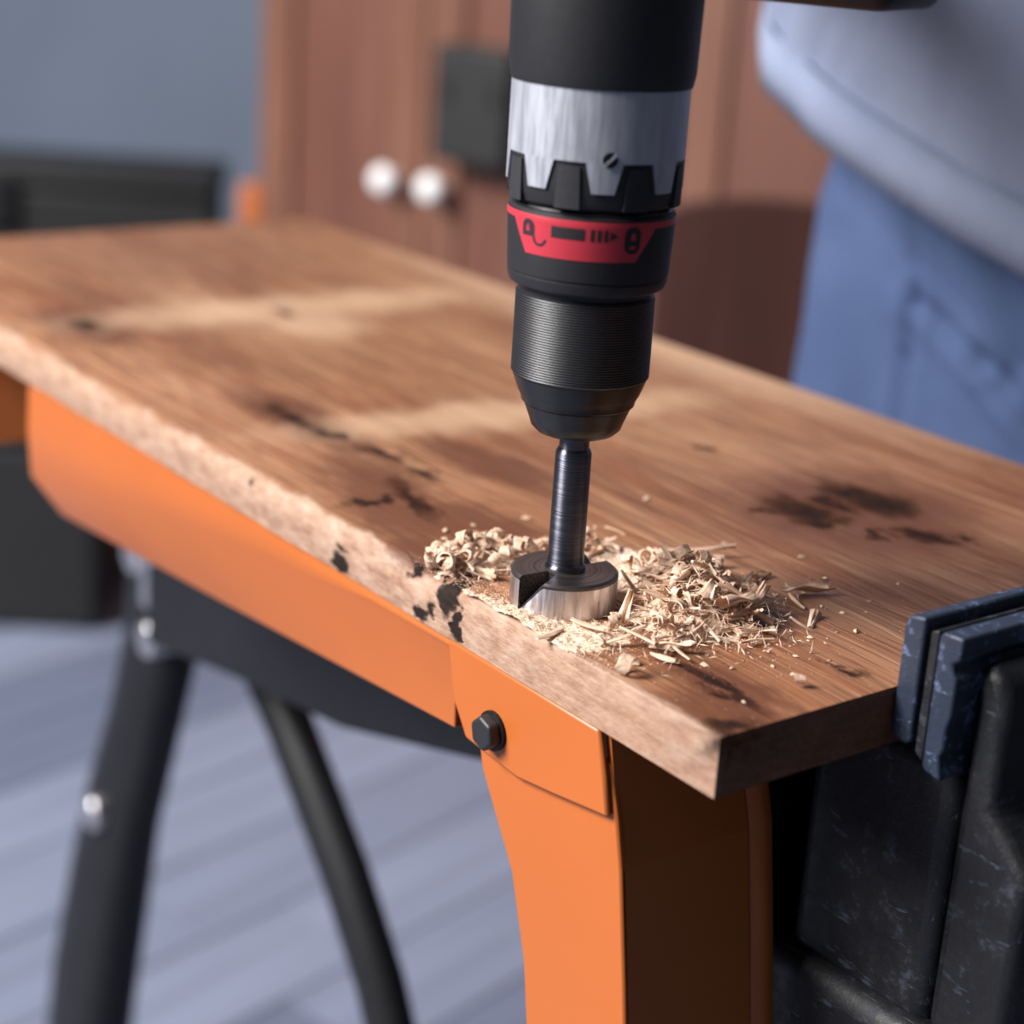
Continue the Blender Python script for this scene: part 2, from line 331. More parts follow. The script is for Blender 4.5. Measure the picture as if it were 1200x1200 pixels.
# ------------------------------------------------------------------ orange folding workbench
wbn = thing('workbench', 'orange steel workbench with black legs carrying the oak plank', 'workbench', (.15, .33, -.75))
def yz(pts, x): return [(x, a, b) for a, b in pts]
def side(x, sgn, front):
    # long beam: upper web upright, lower web folded inward
    top = [(.484, -.0195), (.052, -.0195)]
    ys = [.492, .490, .484, .40, .32, .24, .18, .128]
    zt = -.0195
    fo = lambda y: .015*min(1, max(0, (y-.12)/.18))
    zb = lambda y: -.0505 - .0275*((y-.12)/.36) - fo(y)*.72
    zc = lambda y: -.0240 - .040*max(0, (y-.13)/.34)**1.6
    m = MB(); th = .0025
    prof = []
    for y in ys:
        zc_ = max(zb(y)+.010, zc(y)); x0 = x + sgn*(.004 if y > .491 else .0012 if y > .489 else 0)
        prof.append([(x0, y, zt), (x0-sgn*.0012, y, (zt+zc_)/2), (x0, y, zc_), (x0+sgn*fo(y), y, zb(y)), (x0+sgn*(fo(y)+.005), y, zb(y)-.0004), (x0+sgn*(fo(y)+.005), y, zb(y)+.002), (x0+sgn*.004, y, zc_+.003), (x0+sgn*th, y, zt)])
    n = 8; vs_ = [v for r in prof for v in r]
    m.add(vs_, [(j*n+i, j*n+(i+1) % n, (j+1)*n+(i+1) % n, (j+1)*n+i) for j in range(len(ys)-1) for i in range(n)] + [tuple(range(n)), tuple(range((len(ys)-1)*n, len(ys)*n))[::-1]])
    m.build('side_beam', MAT['orange'], wbn, bevel=.0022, seg=3)
    # gusset plate over the leg
    g = [(.132, -.0195), (.0520, -.0195), (.0475, -.034), (.0445, -.0461), (.0500, -.0470), (.0707, -.0503), (.0900, -.0530), (.1190, -.0510), (.1270, -.0400)]
    MB().prism(yz(g, x-sgn*.0014), (sgn*.0026, 0, 0)).build('gusset_plate', MAT['orange'], wbn, bevel=.0011, seg=2)
    lg = [(.121, -.030), (.0485, -.030), (.0430, -.047), (.0392, -.0625), (.033, -.10), (.018, -.20), (-.02, -.46), (-.05, -.745), (.0, -.745), (.040, -.46), (.074, -.17), (.083, -.118), (.0927, -.089), (.112, -.060)]
    MB().prism(yz(lg, x+sgn*.0012), (sgn*.0028, 0, 0)).build('leg_web', MAT['orange'], wbn, bevel=.0009, seg=2)
    # folded flange and lip of the leg channel (faces the end of the bench)
    edge = [(.0505, -.0195), (.0440, -.0465), (.0392, -.0625), (.033, -.10), (.018, -.20), (-.02, -.46), (-.05, -.745)]
    fl = [(x+sgn*.0022, a, b) for a, b in edge]; n = len(fl); m = MB(); wd = .0545
    vs_ = [v for v in fl] + [(x+sgn*wd, a, b) for a, b in edge] + [(v[0], v[1]+.0025, v[2]) for v in fl] + [(x+sgn*wd, a+.0025, b) for a, b in edge]
    fs = []
    for i in range(n-1):
        fs += [(i, i+1, n+i+1, n+i), (2*n+i, 3*n+i, 3*n+i+1, 2*n+i+1), (i, 2*n+i, 2*n+i+1, i+1), (n+i, n+i+1, 3*n+i+1, 3*n+i)]
    fs += [(0, n, 3*n, 2*n), (n-1, 3*n-1, 4*n-1, 2*n-1)]
    m.add(vs_, fs).build('leg_flange', MAT['orange'], wbn)
    m = MB().tube([(x+sgn*(wd+.006), a+.004, b) for a, b in edge], .0065, 10)
    m.build('leg_lip', MAT['orange'], wbn, smooth=True, sharp=60)
    # foot
    MB().box((x-.006 if sgn > 0 else x-.062, -.062, -.75), (x+.062 if sgn > 0 else x+.006, .012, -.735)).build('foot', MAT['rubber'], wbn, bevel=.004)
    # hexagonal bolt head with washer
    bx = x - sgn*.0014; by, bz = .1035, -.0415
    m = MB(); N = 24
    def disc(r, x0, x1, k):
        ring = [(by + r*math.cos(2*PI*i/k+.3), bz + r*math.sin(2*PI*i/k+.3)) for i in range(k)]
        m.prism([(x0, a, b) for a, b in ring], (x1-x0, 0, 0))
    disc(.0062, bx, bx-sgn*.0055, 6)
    b_ = m.build('bolt', MAT['black_plastic'], wbn, bevel=.0012, seg=3)
    m = MB(); disc(.0068, bx, bx-sgn*.0012, N); m.build('washer', MAT['black_steel'], b_)
side(.0018, 1, True)
side(.2962, -1, False)
# rails, braces and the black splayed legs at the far end
for sg, xx in ((1, .040), (-1, .258)):
    t_ = Vector((.89*sg, -.45, 0)); c_ = Vector((xx, .585, 0)); n_ = Vector((.45*sg, .89, 0))*.004
    MB().prism([c_ - t_*.05 + Vector((0, 0, -.0195)), c_ + t_*.05 + Vector((0, 0, -.0195)), c_ + t_*.05 + Vector((0, 0, -.078)), c_ - t_*.05 + Vector((0, 0, -.088))], n_).build('corner_plate', MAT['orange'], wbn, bevel=.002)
for y0 in (.70,):
    MB().box((.02, y0, -.060), (.28, y0+.03, -.0195)).build('cross_member', MAT['black_steel'], wbn, bevel=.003)
MB().box((.068, .056, -.30), (.232, .060, -.0195)).build('end_sheet', MAT['black_steel'], wbn, bevel=.001)
br = [(.2635, -.1493), (.3692, -.1790), (.4816, -.1954), (.5309, -.2043), (.585, -.215), (.585, -.165), (.4816, -.135), (.2635, -.095), (.16, -.075), (.16, -.115)]
MB().prism(yz(br, .110), (.018, 0, 0)).build('brace', MAT['black_steel'], wbn, bevel=.003)
MB().prism(yz([(.16, -.115), (.16, -.075), (.06, -.045), (.06, -.085)], .110), (.018, 0, 0)).build('brace_end', MAT['black_steel'], wbn, bevel=.003)
la = [(.17, .6851, -.17), (.17, .6865, -.2326), (.17, .6885, -.2687), (.17, .7131, -.3348), (.17, .7446, -.4074), (.17, .7668, -.4755), (.17, .7988, -.5835), (.17, .835, -.746)]
MB().tube(la, [.028, .032, .034, .034, .037, .041, .045, .045], 16, ((1, 0, 0), .6)).build('black_leg', MAT['black_steel'], wbn, smooth=True, sharp=60)
lb = [(.17, .592, -.195), (.17, .5614, -.2208), (.17, .5196, -.2537), (.17, .4888, -.2842), (.17, .4539, -.3192), (.17, .4145, -.368), (.17, .36, -.47), (.17, .31, -.746)]
MB().tube(lb, [.017]*8, 16, ((1, 0, 0), .8)).build('black_leg', MAT['black_steel'], wbn, smooth=True, sharp=60)
MB().tube([(.17, .700, -.17), (.17, .655, -.178), (.17, .61, -.188), (.17, .575, -.205)], [.03, .030, .028, .02], 16, ((1, 0, 0), .6)).build('leg_yoke', MAT['black_steel'], wbn, smooth=True, sharp=60)
MB().box((.155, .66, -.18), (.185, .71, -.058)).build('leg_post', MAT['black_steel'], wbn, bevel=.004)
for (y, z) in ((.675, -.195), (.655, -.245), (.742, -.408)):
    m = MB(); ring = [(.142, y + .012*math.cos(2*PI*i/16), z + .012*math.sin(2*PI*i/16)) for i in range(16)]
    m.prism(ring, (.02, 0, 0)).build('rivet', MAT['steel'], wbn, bevel=.002)
MB().box((.144, .635, -.225), (.150, .665, -.165)).build('hinge_bracket', MAT['steel'], wbn, bevel=.002)

# ------------------------------------------------------------------ bench vise against the sawn end
vz = thing('bench_vise', 'worn blue-black steel vise jaw pressed against the sawn end of the plank', 'vise', (.16, -.05, -.20))
VX0, VX1 = .0705, .235
def xprism(pts, x0, x1): return MB().prism([(x0, a, b) for a, b in pts], (x1-x0, 0, 0))
xprism([(-.0006, -.0125), (-.0006, .0200), (-.0020, .0240), (-.0078, .0252), (-.0082, .0240), (-.0086, -.0145), (-.0070, -.0160), (-.0022, -.0155)], VX0, VX1).build('jaw_pad', MAT['vise'], vz, bevel=.0010, seg=3)
xprism([(-.0098, -.0175), (-.0098, .0215), (-.0126, .0225), (-.0130, .0205), (-.0130, -.0195)], VX0+.0012, VX1).build('jaw_strip', MAT['vise_dark'], vz, bevel=.0005, seg=2)
xprism([(-.0137, -.0200), (-.0137, .0218), (-.0150, .0232), (-.0222, .0236), (-.0222, .0165), (-.0196, .0148), (-.0200, .0125), (-.0217, .0105), (-.0217, -.0010), (-.0205, -.0060), (-.0208, -.0120), (-.0195, -.0150), (-.0212, -.0225), (-.0150, -.0215)], VX0+.0004, VX1).build('jaw_casting', MAT['vise'], vz, bevel=.0008, seg=2)
# front face of the moving jaw, with ribs and round boss
xprism([(-.0215, .0150), (-.0300, .0130), (-.0330, .0050), (-.0330, -.030), (-.0500, -.045), (-.0500, -.110), (-.0215, -.110)], VX0+.0105, VX1-.004).build('jaw_body', MAT['vise_dark'], vz, bevel=.004, seg=3)
m = MB(); ring = [(.125+.019*math.cos(2*PI*i/28), -.0325, -.004+.014*math.sin(2*PI*i/28)) for i in range(28)]
m.prism(ring, (0, -.004, 0)).build('boss', MAT['vise_dark'], vz, bevel=.0015, seg=2)
for x in (.150, .185): MB().box((x, -.0375, -.028), (x+.006, -.030, .006)).build('rib', MAT['vise_dark'], vz, bevel=.002)
# fixed body under the plank, guide rods, screw and bar
MB().box((.082, -.020, -.115), (.225, .040, -.0215)).build('fixed_body', MAT['vise_dark'], vz, bevel=.006, seg=3)
MB().box((.075, -.055, -.200), (.222, .048, -.110)).build('base_block', MAT['vise_dark'], vz, bevel=.008, seg=3)
for x in (.100, .205):
    MB().tube([(x, -.135, -.075), (x, .035, -.075)], .008, 20).build('guide_rod', MAT['vise_dark'], vz, smooth=True, sharp=50)
MB().tube([(.152, -.150, -.085), (.152, .035, -.085)], .010, 20).build('screw', MAT['vise_dark'], vz, smooth=True, sharp=50)
hb = MB().tube([(.152, -.142, -.180), (.152, -.142, .000-.01)], .004, 14).build('handle_bar', MAT['vise_dark'], vz, smooth=True, sharp=50)
for z in (-.180, -.010): MB().lathe([(.001, z-.007), (.006, z-.005), (.0075, z), (.006, z+.005), (.001, z+.007)], (.152, -.142), 16).build('ball_end', MAT['vise_dark'], hb, smooth=True, sharp=0)

# ------------------------------------------------------------------ cordless drill
DX, DY = .024, .102
PH0 = math.radians(-129.5)
drill = thing('cordless_drill', 'black cordless drill with red clutch ring and silver gear housing held upright over the plank', 'drill', (DX, DY, .058))
def cyl(a_deg, r, z): 
    a = PH0 + math.radians(a_deg); return Vector((DX + r*math.cos(a), DY + r*math.sin(a), z))
# chuck
ck = MB().lathe([(.0070, .0580), (.0125, .0582), (.0143, .0600), (.0150, .0622), (.0170, .0672), (.0169, .0677)], (DX, DY)).build('chuck_nose', MAT['gloss_black'], drill, smooth=True, sharp=30, base=(DX, DY, .058))
MB().lathe([(.0060, .0576), (.0110, .0576), (.0112, .0584), (.0060, .0586)], (DX, DY)).build('chuck_face', MAT['shank'], ck, smooth=True, sharp=30)
MB().lathe([(.0165, .0676), (.0176, .0677), (.0179, .0680), (.0181, .0692), (.0190, .0712), (.0192, .0713), (.0204, .0744), (.0211, .0766), (.0200, .0768)], (DX, DY)).build('chuck_taper', MAT['gloss_black'], drill, smooth=True, sharp=25)
prof = [(.0190, .0764), (.0212, .0768)]
z = .0772
while z < .1025:
    prof += [(.02150, z), (.02165, z+.00025), (.02150, z+.0005), (.02110, z+.00055), (.02110, z+.00075)]; z += .0008
prof += [(.0212, .1030), (.0205, .1036), (.0205, .1075)]
MB().lathe(prof, (DX, DY), 128).build('chuck_sleeve', MAT['chuck'], drill, smooth=True, sharp=25)
# clutch ring
cr = MB().lathe([(.0200, .1052), (.0226, .1053), (.0240, .1062), (.0246, .1080), (.0247, .1092), (.0244, .1094), (.0244, .1098), (.0248, .1101), (.02565, .1276), (.0254, .1290), (.0246, .1296), (.0225, .1298)], (DX, DY), 128).build('clutch_ring', MAT['black_plastic'], drill, smooth=True, sharp=30)
MB().lathe([(.0235, .1294), (.0246, .1296), (.0248, .1301), (.0243, .1307), (.0230, .1307)], (DX, DY), 128).build('collar', MAT['gloss_black'], drill, smooth=True, sharp=30)
def rs(z): return .0248 + (.02565-.0248)*(z-.1101)/(.1276-.1101)
def patch(poly, lift, mat, name, parent, n=1.2, surf=rs, depth=.00025):
    """flat print: polygon in (degrees, z) laid on the ring as a thin raised skin"""
    bm = bmesh.new(); vs_ = [bm.verts.new((a, zz*1000, 0)) for a, zz in poly]; bm.faces.new(vs_)
    bmesh.ops.triangulate(bm, faces=bm.faces)
    amin = min(a for a, _ in poly); amax = max(a for a, _ in poly)
    a = amin + n
    while a < amax:
        bmesh.ops.bisect_plane(bm, geom=bm.verts[:]+bm.edges[:]+bm.faces[:], plane_co=(a, 0, 0), plane_no=(1, 0, 0)); a += n
    bm.verts.index_update(); V = [v.co.copy() for v in bm.verts]; F = [tuple(v.index for v in f.verts) for f in bm.faces]
    bm.free(); k = len(V); top = [cyl(v.x, surf(v.y/1000)+lift, v.y/1000) for v in V]
    return MB().add(top, F).build(name, mat, parent, smooth=True, sharp=0)
rs2 = lambda z: rs(min(z, .1276)) - max(0, z-.1276)*.2
lab = patch([(-180, .1264), (180, .1264), (180, .1284), (-180, .1284)], .00012, MAT['red'], 'red_band', cr, 2.0, rs2)
patch([(-62, .12645), (-48, .1167), (33, .1167), (48, .12645)], .00012, MAT['red'], 'label_field', lab, 2.0, rs2)
I = []
def icon(poly, name='mark'): patch(poly, .00022, MAT['ink'], name, lab, 1.5)
def ellipse_pts(ca, cz, ra, rz, a0, a1, n=14): return [(ca+ra*math.cos(math.radians(a0+(a1-a0)*i/n)), cz+rz*math.sin(math.radians(a0+(a1-a0)*i/n))) for i in range(n+1)]
def band(ca, cz, ro, ri, zo, zi, a0, a1): return ellipse_pts(ca, cz, ro, zo, a0, a1) + ellipse_pts(ca, cz, ri, zi, a1, a0)
icon([(-26.5, .1228), (-3.5, .1228), (-3.5, .1262), (-26.5, .1262)], 'torque_bar')
for a in (.4, 4.9, 9.4): icon([(a, .1227), (a+2.4, .1227), (a+2.4, .1262), (a, .1262)], 'torque_bar')
icon([(13.7, .1230), (18.6, .1245), (13.7, .1260)], 'arrow')
# closed lock: rounded body with a small keyhole opening, at the strong end
ca, cz = 29.5, .1231
icon(ellipse_pts(ca, cz+.0018, 5.9, .0024, 0, 180) + ellipse_pts(ca, cz-.0015, 5.9, .0024, 180, 360), 'lock_mark')
patch(ellipse_pts(ca, cz+.0011, 1.7, .0014, 0, 180, 8) + [(ca-1.9, cz+.0002), (ca+1.9, cz+.0002)], .00034, MAT['red'], 'lock_mark', lab, 1.5)
patch([(ca-2.6, cz-.0015), (ca+2.6, cz-.0015), (ca+1.8, cz-.0025), (ca-1.8, cz-.0025)], .00034, MAT['red'], 'lock_mark', lab, 1.5)
# open lock with its hook, at the weak end
ca, cz = -45.5, .1242
icon(ellipse_pts(ca, cz+.0006, 5.6, .0022, 0, 180) + [(ca-5.6, cz-.0022), (ca+5.6, cz-.0022)], 'open_lock_mark')
patch(ellipse_pts(ca, cz+.0004, 1.5, .0010, 0, 180, 8) + [(ca-1.5, cz-.0008), (ca+1.5, cz-.0008)], .00034, MAT['red'], 'open_lock_mark', lab, 1.5)
icon(band(-35.6, .1220, 5.8, 3.9, .0026, .0018, 175, 350), 'open_lock_mark')
# gear housing
gh = MB().lathe([(.0220, .1305), (.0238, .1308), (.0252, .1322), (.0258, .1345), (.0260, .1380), (.0262, .1640), (.0255, .1660)], (DX, DY), 128).build('gear_housing', MAT['black_plastic'], drill, smooth=True, sharp=30)
def rg(z): return .0259 + .0003*(z-.1345)/.03
def raised(poly, r0, r1, mat, name, parent, n=1.5, bevel=.0004):
    bm = bmesh.new(); vs_ = [bm.verts.new((a, zz*1000, 0)) for a, zz in poly]; bm.faces.new(vs_); bmesh.ops.triangulate(bm, faces=bm.faces)
    a = min(p[0] for p in poly) + n
    while a < max(p[0] for p in poly):
        bmesh.ops.bisect_plane(bm, geom=bm.verts[:]+bm.edges[:]+bm.faces[:], plane_co=(a, 0, 0), plane_no=(1, 0, 0)); a += n
    bm.verts.index_update(); V = [v.co.copy() for v in bm.verts]; F = [tuple(v.index for v in f.verts) for f in bm.faces]
    E = [tuple(v.index for v in e.verts) for e in bm.edges if len(e.link_faces) == 1]; bm.free(); k = len(V)
    pts = [cyl(v.x, r1, v.y/1000) for v in V] + [cyl(v.x, r0, v.y/1000) for v in V]
    return MB().add(pts, F + [tuple(i+k for i in f[::-1]) for f in F] + [(a, b, b+k, a+k) for a, b in E]).build(name, mat, parent, smooth=True, sharp=35)
ztop = .166
sh = raised([(-180, .1455), (180, .1455), (180, ztop), (-180, ztop)], .0255, .0267, MAT['silver'], 'silver_shell', drill, 3)
for k in range(8):
    c = -39 + 45*k; c = c if c <= 180 else c-360
    wt, wb_ = 12.0, 7.2
    raised([(c-wt, .1456), (c-wb_, .1367), (c+wb_, .1367), (c+wt, .1456)], .0255, .0267, MAT['silver'], 'shell_tooth', sh)
    b = c + 22.5
    raised([(b-8.4, .1318), (b+8.4, .1318), (b+7.0, .1440), (b-7.0, .1440)], .0240, .02665, MAT['rubber'], 'grip_block', gh)
m = MB(); c0 = cyl(9, .0267, .1466); nrm = (c0 - Vector((DX, DY, .1466))).normalized(); tx = Vector((0, 0, 1)).cross(nrm)
m.prism([c0 + tx*.0022*math.cos(2*PI*i/20) + Vector((0, 0, .0022*math.sin(2*PI*i/20))) for i in range(20)], nrm*.0006)
scr = m.build('screw', MAT['black_steel'], sh)
d1 = tx*.7 + Vector((0, 0, .7)); d2 = tx*.7 - Vector((0, 0, .7)); c1 = c0 + nrm*.0004
MB().prism([c1 + d1*.0024 + d2*.0004, c1 - d1*.0024 + d2*.0004, c1 - d1*.0024 - d2*.0004, c1 + d1*.0024 - d2*.0004], nrm*.0004).build('screw_slot', MAT['silver'], scr)
# motor housing, grip and battery (above the picture)
MB().lathe([(.0240, .1655), (.0272, .1662), (.0280, .1700), (.0285, .2000), (.0280, .2500), (.0260, .2640), (.0200, .2680)], (DX, DY), 64).build('motor_housing', MAT['black_plastic'], drill, smooth=True, sharp=30)
MB().lathe([(.0286, .1985), (.0289, .1990), (.0289, .2020), (.0286, .2025)], (DX, DY), 64, cap=False).build('red_stripe', MAT['red'], drill, smooth=True)
G = Vector((.94, .34, 0)).normalized(); gc = Vector((DX, DY, .232))
MB().tube([gc + G*.015, gc + G*.05, gc + G*.09, gc + G*.125], [.019, .0175, .0175, .021], 20, ((0, 0, 1), 1.15)).build('grip', MAT['rubber'], drill, smooth=True, sharp=50)
gp = Vector((-G.y, G.x, 0))
bt = MB().obox(gc + G*.150, (G.x, G.y), (gp.x, gp.y), .026, .036, .186, .290); bt.build('battery', MAT['black_plastic'], drill, bevel=.006, seg=3)
MB().obox(gc + G*.034, (G.x, G.y), (gp.x, gp.y), .006, .007, .196, .216).build('trigger', MAT['red'], drill, bevel=.003)

# ------------------------------------------------------------------ forstner bit
fb_ = thing('forstner_bit', 'steel forstner bit with a black shank boring into the plank', 'drill bit', (DX, DY, -.002))
MB().lathe([(.0062, .0112), (.0066, .0118), (.0066, .0128), (.0059, .0136), (.0058, .0508), (.0052, .0522), (.0048, .0526), (.0048, .0600)], (DX, DY), 64).build('shank', MAT['shank'], fb_, smooth=True, sharp=30, base=(DX, DY, 0))
RB, ZB, ZT = .0175, -.002, .0116
def ztop_f(a):                       # a: degrees to the image right of the camera direction
    for a0 in (-54, 126):
        if a0 <= a <= a0+32: return ZB + .0026 + (ZT-.0026-ZB)*((a-a0)/32)**1.1
    return ZT
angs = []
a = -180.0
while a < 180: angs.append(a); a += 3
for e in (-54.01, 125.99): angs.append(e)
angs = sorted(angs); n = len(angs)
side_v = MB(); top_v = MB()
RIM = .0015
lo = [cyl(a, RB, ZB) for a in angs]; hi_ = [cyl(a, RB, max(ZB+.001, ztop_f(a)-RIM)) for a in angs]
side_v.add(lo + hi_, [(i, (i+1) % n, (i+1) % n+n, i+n) for i in range(n)] + [tuple(range(n))])
rows = [[cyl(a, r, ztop_f(a) - dz) for a in angs] for r, dz in ((.0060, 0), (.0095, 0), (.0125, 0), (.0152, 0), (.0166, 0), (.0170, .0004))]
rows.append([cyl(a, RB, max(ZB+.0012, ztop_f(a)-RIM*.5)) for a in angs]); rows.append(hi_)
top_v.add([p for r in rows for p in r], [(j*n+i, j*n+(i+1) % n, (j+1)*n+(i+1) % n, (j+1)*n+i) for j in range(len(rows)-1) for i in range(n)])
hub = [cyl(a, .0066, ZB) for a in angs]; hubt = [cyl(a, .0066, ZT+.0006) for a in angs]
top_v.add(hub + hubt, [(i, (i+1) % n, (i+1) % n+n, i+n) for i in range(n)])
hd = side_v.build('cutter_head', MAT['steel'], fb_, smooth=True, sharp=30, base=(DX, DY, 0))
top_v.build('cutter_top', MAT['cuttop'], hd, smooth=True, sharp=30, base=(DX, DY, 0))

# ------------------------------------------------------------------ shavings, crumbs and sawdust
rc = random.Random(11)
def curl(R0, turns, wd, th, drift, n=12, taper=.3):
    m = MB(); vs_ = []
    for i in range(n+1):
        t = i/n; a = t*turns*2*PI; r = R0*(1-taper*t)
        w_ = wd*(.55+.45*math.sin(PI*min(1, t*1.15+.1)))
        c = Vector((r*math.cos(a), drift*t + rc.uniform(-.1, .1)*wd, r*math.sin(a))); nrm = Vector((math.cos(a), 0, math.sin(a)))
        for sy, sn in ((-1, 0), (1, 0), (1, 1), (-1, 1)): vs_.append(c + Vector((0, sy*w_/2*(1+rc.uniform(-.15, .15)), 0)) + nrm*th*sn)
    f = [(4*i+k, 4*i+(k+1) % 4, 4*i+4+(k+1) % 4, 4*i+4+k) for i in range(n) for k in range(4)] + [(3, 2, 1, 0), (4*n, 4*n+1, 4*n+2, 4*n+3)]
    return m.add(vs_, f)
def splinter(ln, wd, th, bend, n=5):
    m = MB(); vs_ = []; ks = 6
    for i in range(n+1):
        t = i/n; w_ = wd*(.35+.65*math.sin(PI*(.12+.80*t)))*(1+rc.uniform(-.15, .15)); c = Vector((ln*(t-.5), bend*ln*(t-.5)**2*2 + rc.uniform(-.05, .05)*wd, bend*ln*.6*(t-.5)**2))
        for k in range(ks):
            a = 2*PI*k/ks; vs_.append(c + Vector((rc.uniform(-.06, .06)*ln/n, w_/2*math.cos(a)*(1+rc.uniform(-.2, .2)), th/2*math.sin(a)*(1+rc.uniform(-.2, .2)))))
    return m.add(vs_, [(ks*i+k, ks*i+(k+1) % ks, ks*i+ks+(k+1) % ks, ks*i+ks+k) for i in range(n) for k in range(ks)] + [tuple(range(ks))[::-1], tuple(range(ks*n, ks*n+ks))])
def flake(ln, wd, th, cup, n=6, k=6):
    m = MB(); up = []; dn = []
    edge = [rc.uniform(.60, 1.15) for _ in range(k+1)]
    zz = [rc.uniform(-.5, .5)*th*1.6 for _ in range(k+1)]
    for i in range(n+1):
        t = i/n
        for j in range(k+1):
            s_ = j/k - .5; taper = 1 - .55*t if wd > .004 else 1-.35*abs(2*t-1)
            x = ln*(t-.5)*edge[j]; y = wd*s_*taper; z_ = cup*(s_*2)**2*wd*.5 + zz[j] + .06*ln*math.sin(t*5+j*.5)
            up.append(Vector((x, y, z_+th/2))); dn.append(Vector((x, y, z_-th/2)))
    q = k+1; N = q*(n+1)
    f = [(i*q+j, i*q+j+1, i*q+q+j+1, i*q+q+j) for i in range(n) for j in range(k)]
    f2 = [tuple(a+N for a in x[::-1]) for x in f]
    rim = [(i*q, i*q+q, N+i*q+q, N+i*q) for i in range(n)] + [(i*q+k, N+i*q+k, N+i*q+q+k, i*q+q+k) for i in range(n)] + [(j, N+j, N+j+1, j+1) for j in range(k)] + [(n*q+j, n*q+j+1, N+n*q+j+1, N+n*q+j) for j in range(k)]
    return m.add(up+dn, f+f2+rim)
def mesh_of(m, name):
    o = m.build(name, MAT['shaving'], smooth=True, sharp=50, base=(0, 0, 0)); me = o.data; bpy.data.objects.remove(o); return me
CURL = [mesh_of(curl(rc.uniform(.0012, .0026), rc.uniform(.7, 1.7), rc.uniform(.0022, .0048), .00035, rc.uniform(-.003, .004)), 'curl') for _ in range(9)]
SPL = [mesh_of(splinter(rc.uniform(.007, .016), rc.uniform(.0008, .0020), rc.uniform(.0006, .0012), rc.uniform(-.25, .25)), 'splinter') for _ in range(9)]
FLK = [mesh_of(flake(rc.uniform(.006, .013), rc.uniform(.0018, .0044), .0005, rc.uniform(-.5, .6)), 'flake') for _ in range(9)]
def place(me, name, loc, rot, label, cat, group=None, scale=1.0):
    o = bpy.data.objects.new(name, me); col.objects.link(o)
    o.location = Vector(loc) + Vector((0, 0, H)); o.rotation_euler = rot; o.scale = (scale,)*3
    return props(o, label, cat, group)
bumps = [(.058, .078, .016, .018, .0150), (.046, .066, .014, .011, .0100), (.066, .066, .009, .012, .0105), (.062, .100, .016, .012, .0080), (.030, .060, .016, .009, .0050), (.046, .134, .018, .009, .0055), (.022, .145, .014, .008, .0065), (.010, .139, .007, .007, .0050)]
def mound(x, y):
    h = 0
    for bx, by, sx, sy, hh in bumps: h = max(h, hh*math.exp(-((x-bx)/sx)**2 - ((y-by)/sy)**2))
    d = math.hypot(x-DX, y-DY)
    return h*min(1, max(0, (d-.0185)/.004))
def outside_bit(x, y, m=.0205): return math.hypot(x-DX, y-DY) > m
rp = random.Random(5)
def scatter(n, cx, cy, sx, sy, kinds, label, group, zmin=.35, tilt=.45):
    k = 0
    while k < n:
        x = rp.gauss(cx, sx); y = rp.gauss(cy, sy)
        if not outside_bit(x, y) or x < .001: continue
        lst = rp.choices((CURL, SPL, FLK), kinds)[0]; me = rp.choice(lst); s_ = rp.uniform(.75, 1.25)
        h = mound(x, y); zz = h*rp.uniform(zmin, 1.12) + (.0026 if lst is CURL else .0012)
        place(me, 'wood_shaving', (x, y, zz), (rp.gauss(0, tilt), rp.gauss(0, tilt*.8), rp.uniform(0, 2*PI)), label, 'wood shaving', group, s_); k += 1
LR = 'pale wood shaving in the large heap between the cutter and the vise'
scatter(120, .059, .077, .0115, .015, (2, 7, 6), LR, 'shavings heaped beside the cutter', .45, .55)
scatter(44, .038, .062, .013, .008, (2, 6, 3), LR, 'shavings heaped beside the cutter', .3, .4)
scatter(26, .070, .103, .012, .009, (3, 4, 4), LR, 'shavings heaped beside the cutter', .4, .5)
LB = 'pale shaving in the low row directly behind the cutter head'
scatter(30, .050, .134, .012, .005, (3, 4, 4), LB, 'shavings behind the cutter', .3, .4)
LL = 'pale wood shaving in the small heap beside the dark bark pocket'
scatter(46, .020, .144, .010, .0055, (7, 3, 3), LL, 'shavings beside the bark pocket', .4, .5)
scatter(18, .009, .138, .004, .005, (7, 3, 2), LL, 'shavings beside the bark pocket', .4, .5)
# single pieces that stand out
big = mesh_of(flake(.0185, .0048, .0006, .5, 8, 6), 'flake'); place(big, 'wood_flake', (.1016, .0675, .0022), (.15, -.05, math.radians(-22)), 'flat tapered wood flake lying alone on the plank behind the vise', 'wood shaving')
place(CURL[2], 'wood_shaving', (.0433, .0148, .0028), (.2, .3, 1.0), 'small curled shaving lying alone near the sawn end of the plank', 'wood shaving', None, 1.0)
ringc = mesh_of(curl(.0026, 1.05, .0040, .0006, .0005, 14, .05), 'curl'); place(ringc, 'wood_shaving', (.0040, .0462, .0034), (.25, .1, math.radians(35)), 'ring-shaped curl at the front of the heap with a round hole', 'wood shaving', None, 1.0)
lng = mesh_of(splinter(.0115, .0026, .0013, .05), 'splinter')
place(lng, 'wood_splinter', (.0012, .0790, .0014), (0, 0, math.radians(8)), 'pale straight splinter lying in the sawdust in front of the cutter', 'wood shaving', None, 1.0)
place(lng, 'wood_splinter', (.0128, .0755, .0034), (0, .1, math.radians(-62)), 'pale straight splinter pointing away from the cutter rim', 'wood shaving', None, 1.0)
dk = mesh_of(splinter(.026, .0022, .0014, .06), 'splinter'); place(dk, 'wood_splinter', (.0930, .1120, .0030), (0, -.08, math.radians(-28)), 'long thin splinter sticking out behind the heap', 'wood shaving')
place(FLK[3], 'wood_shaving', (.0640, .0520, .0014), (.1, 0, math.radians(-40)), 'short flat shaving at the tip of the heap nearest the vise', 'wood shaving', None, 1.0)
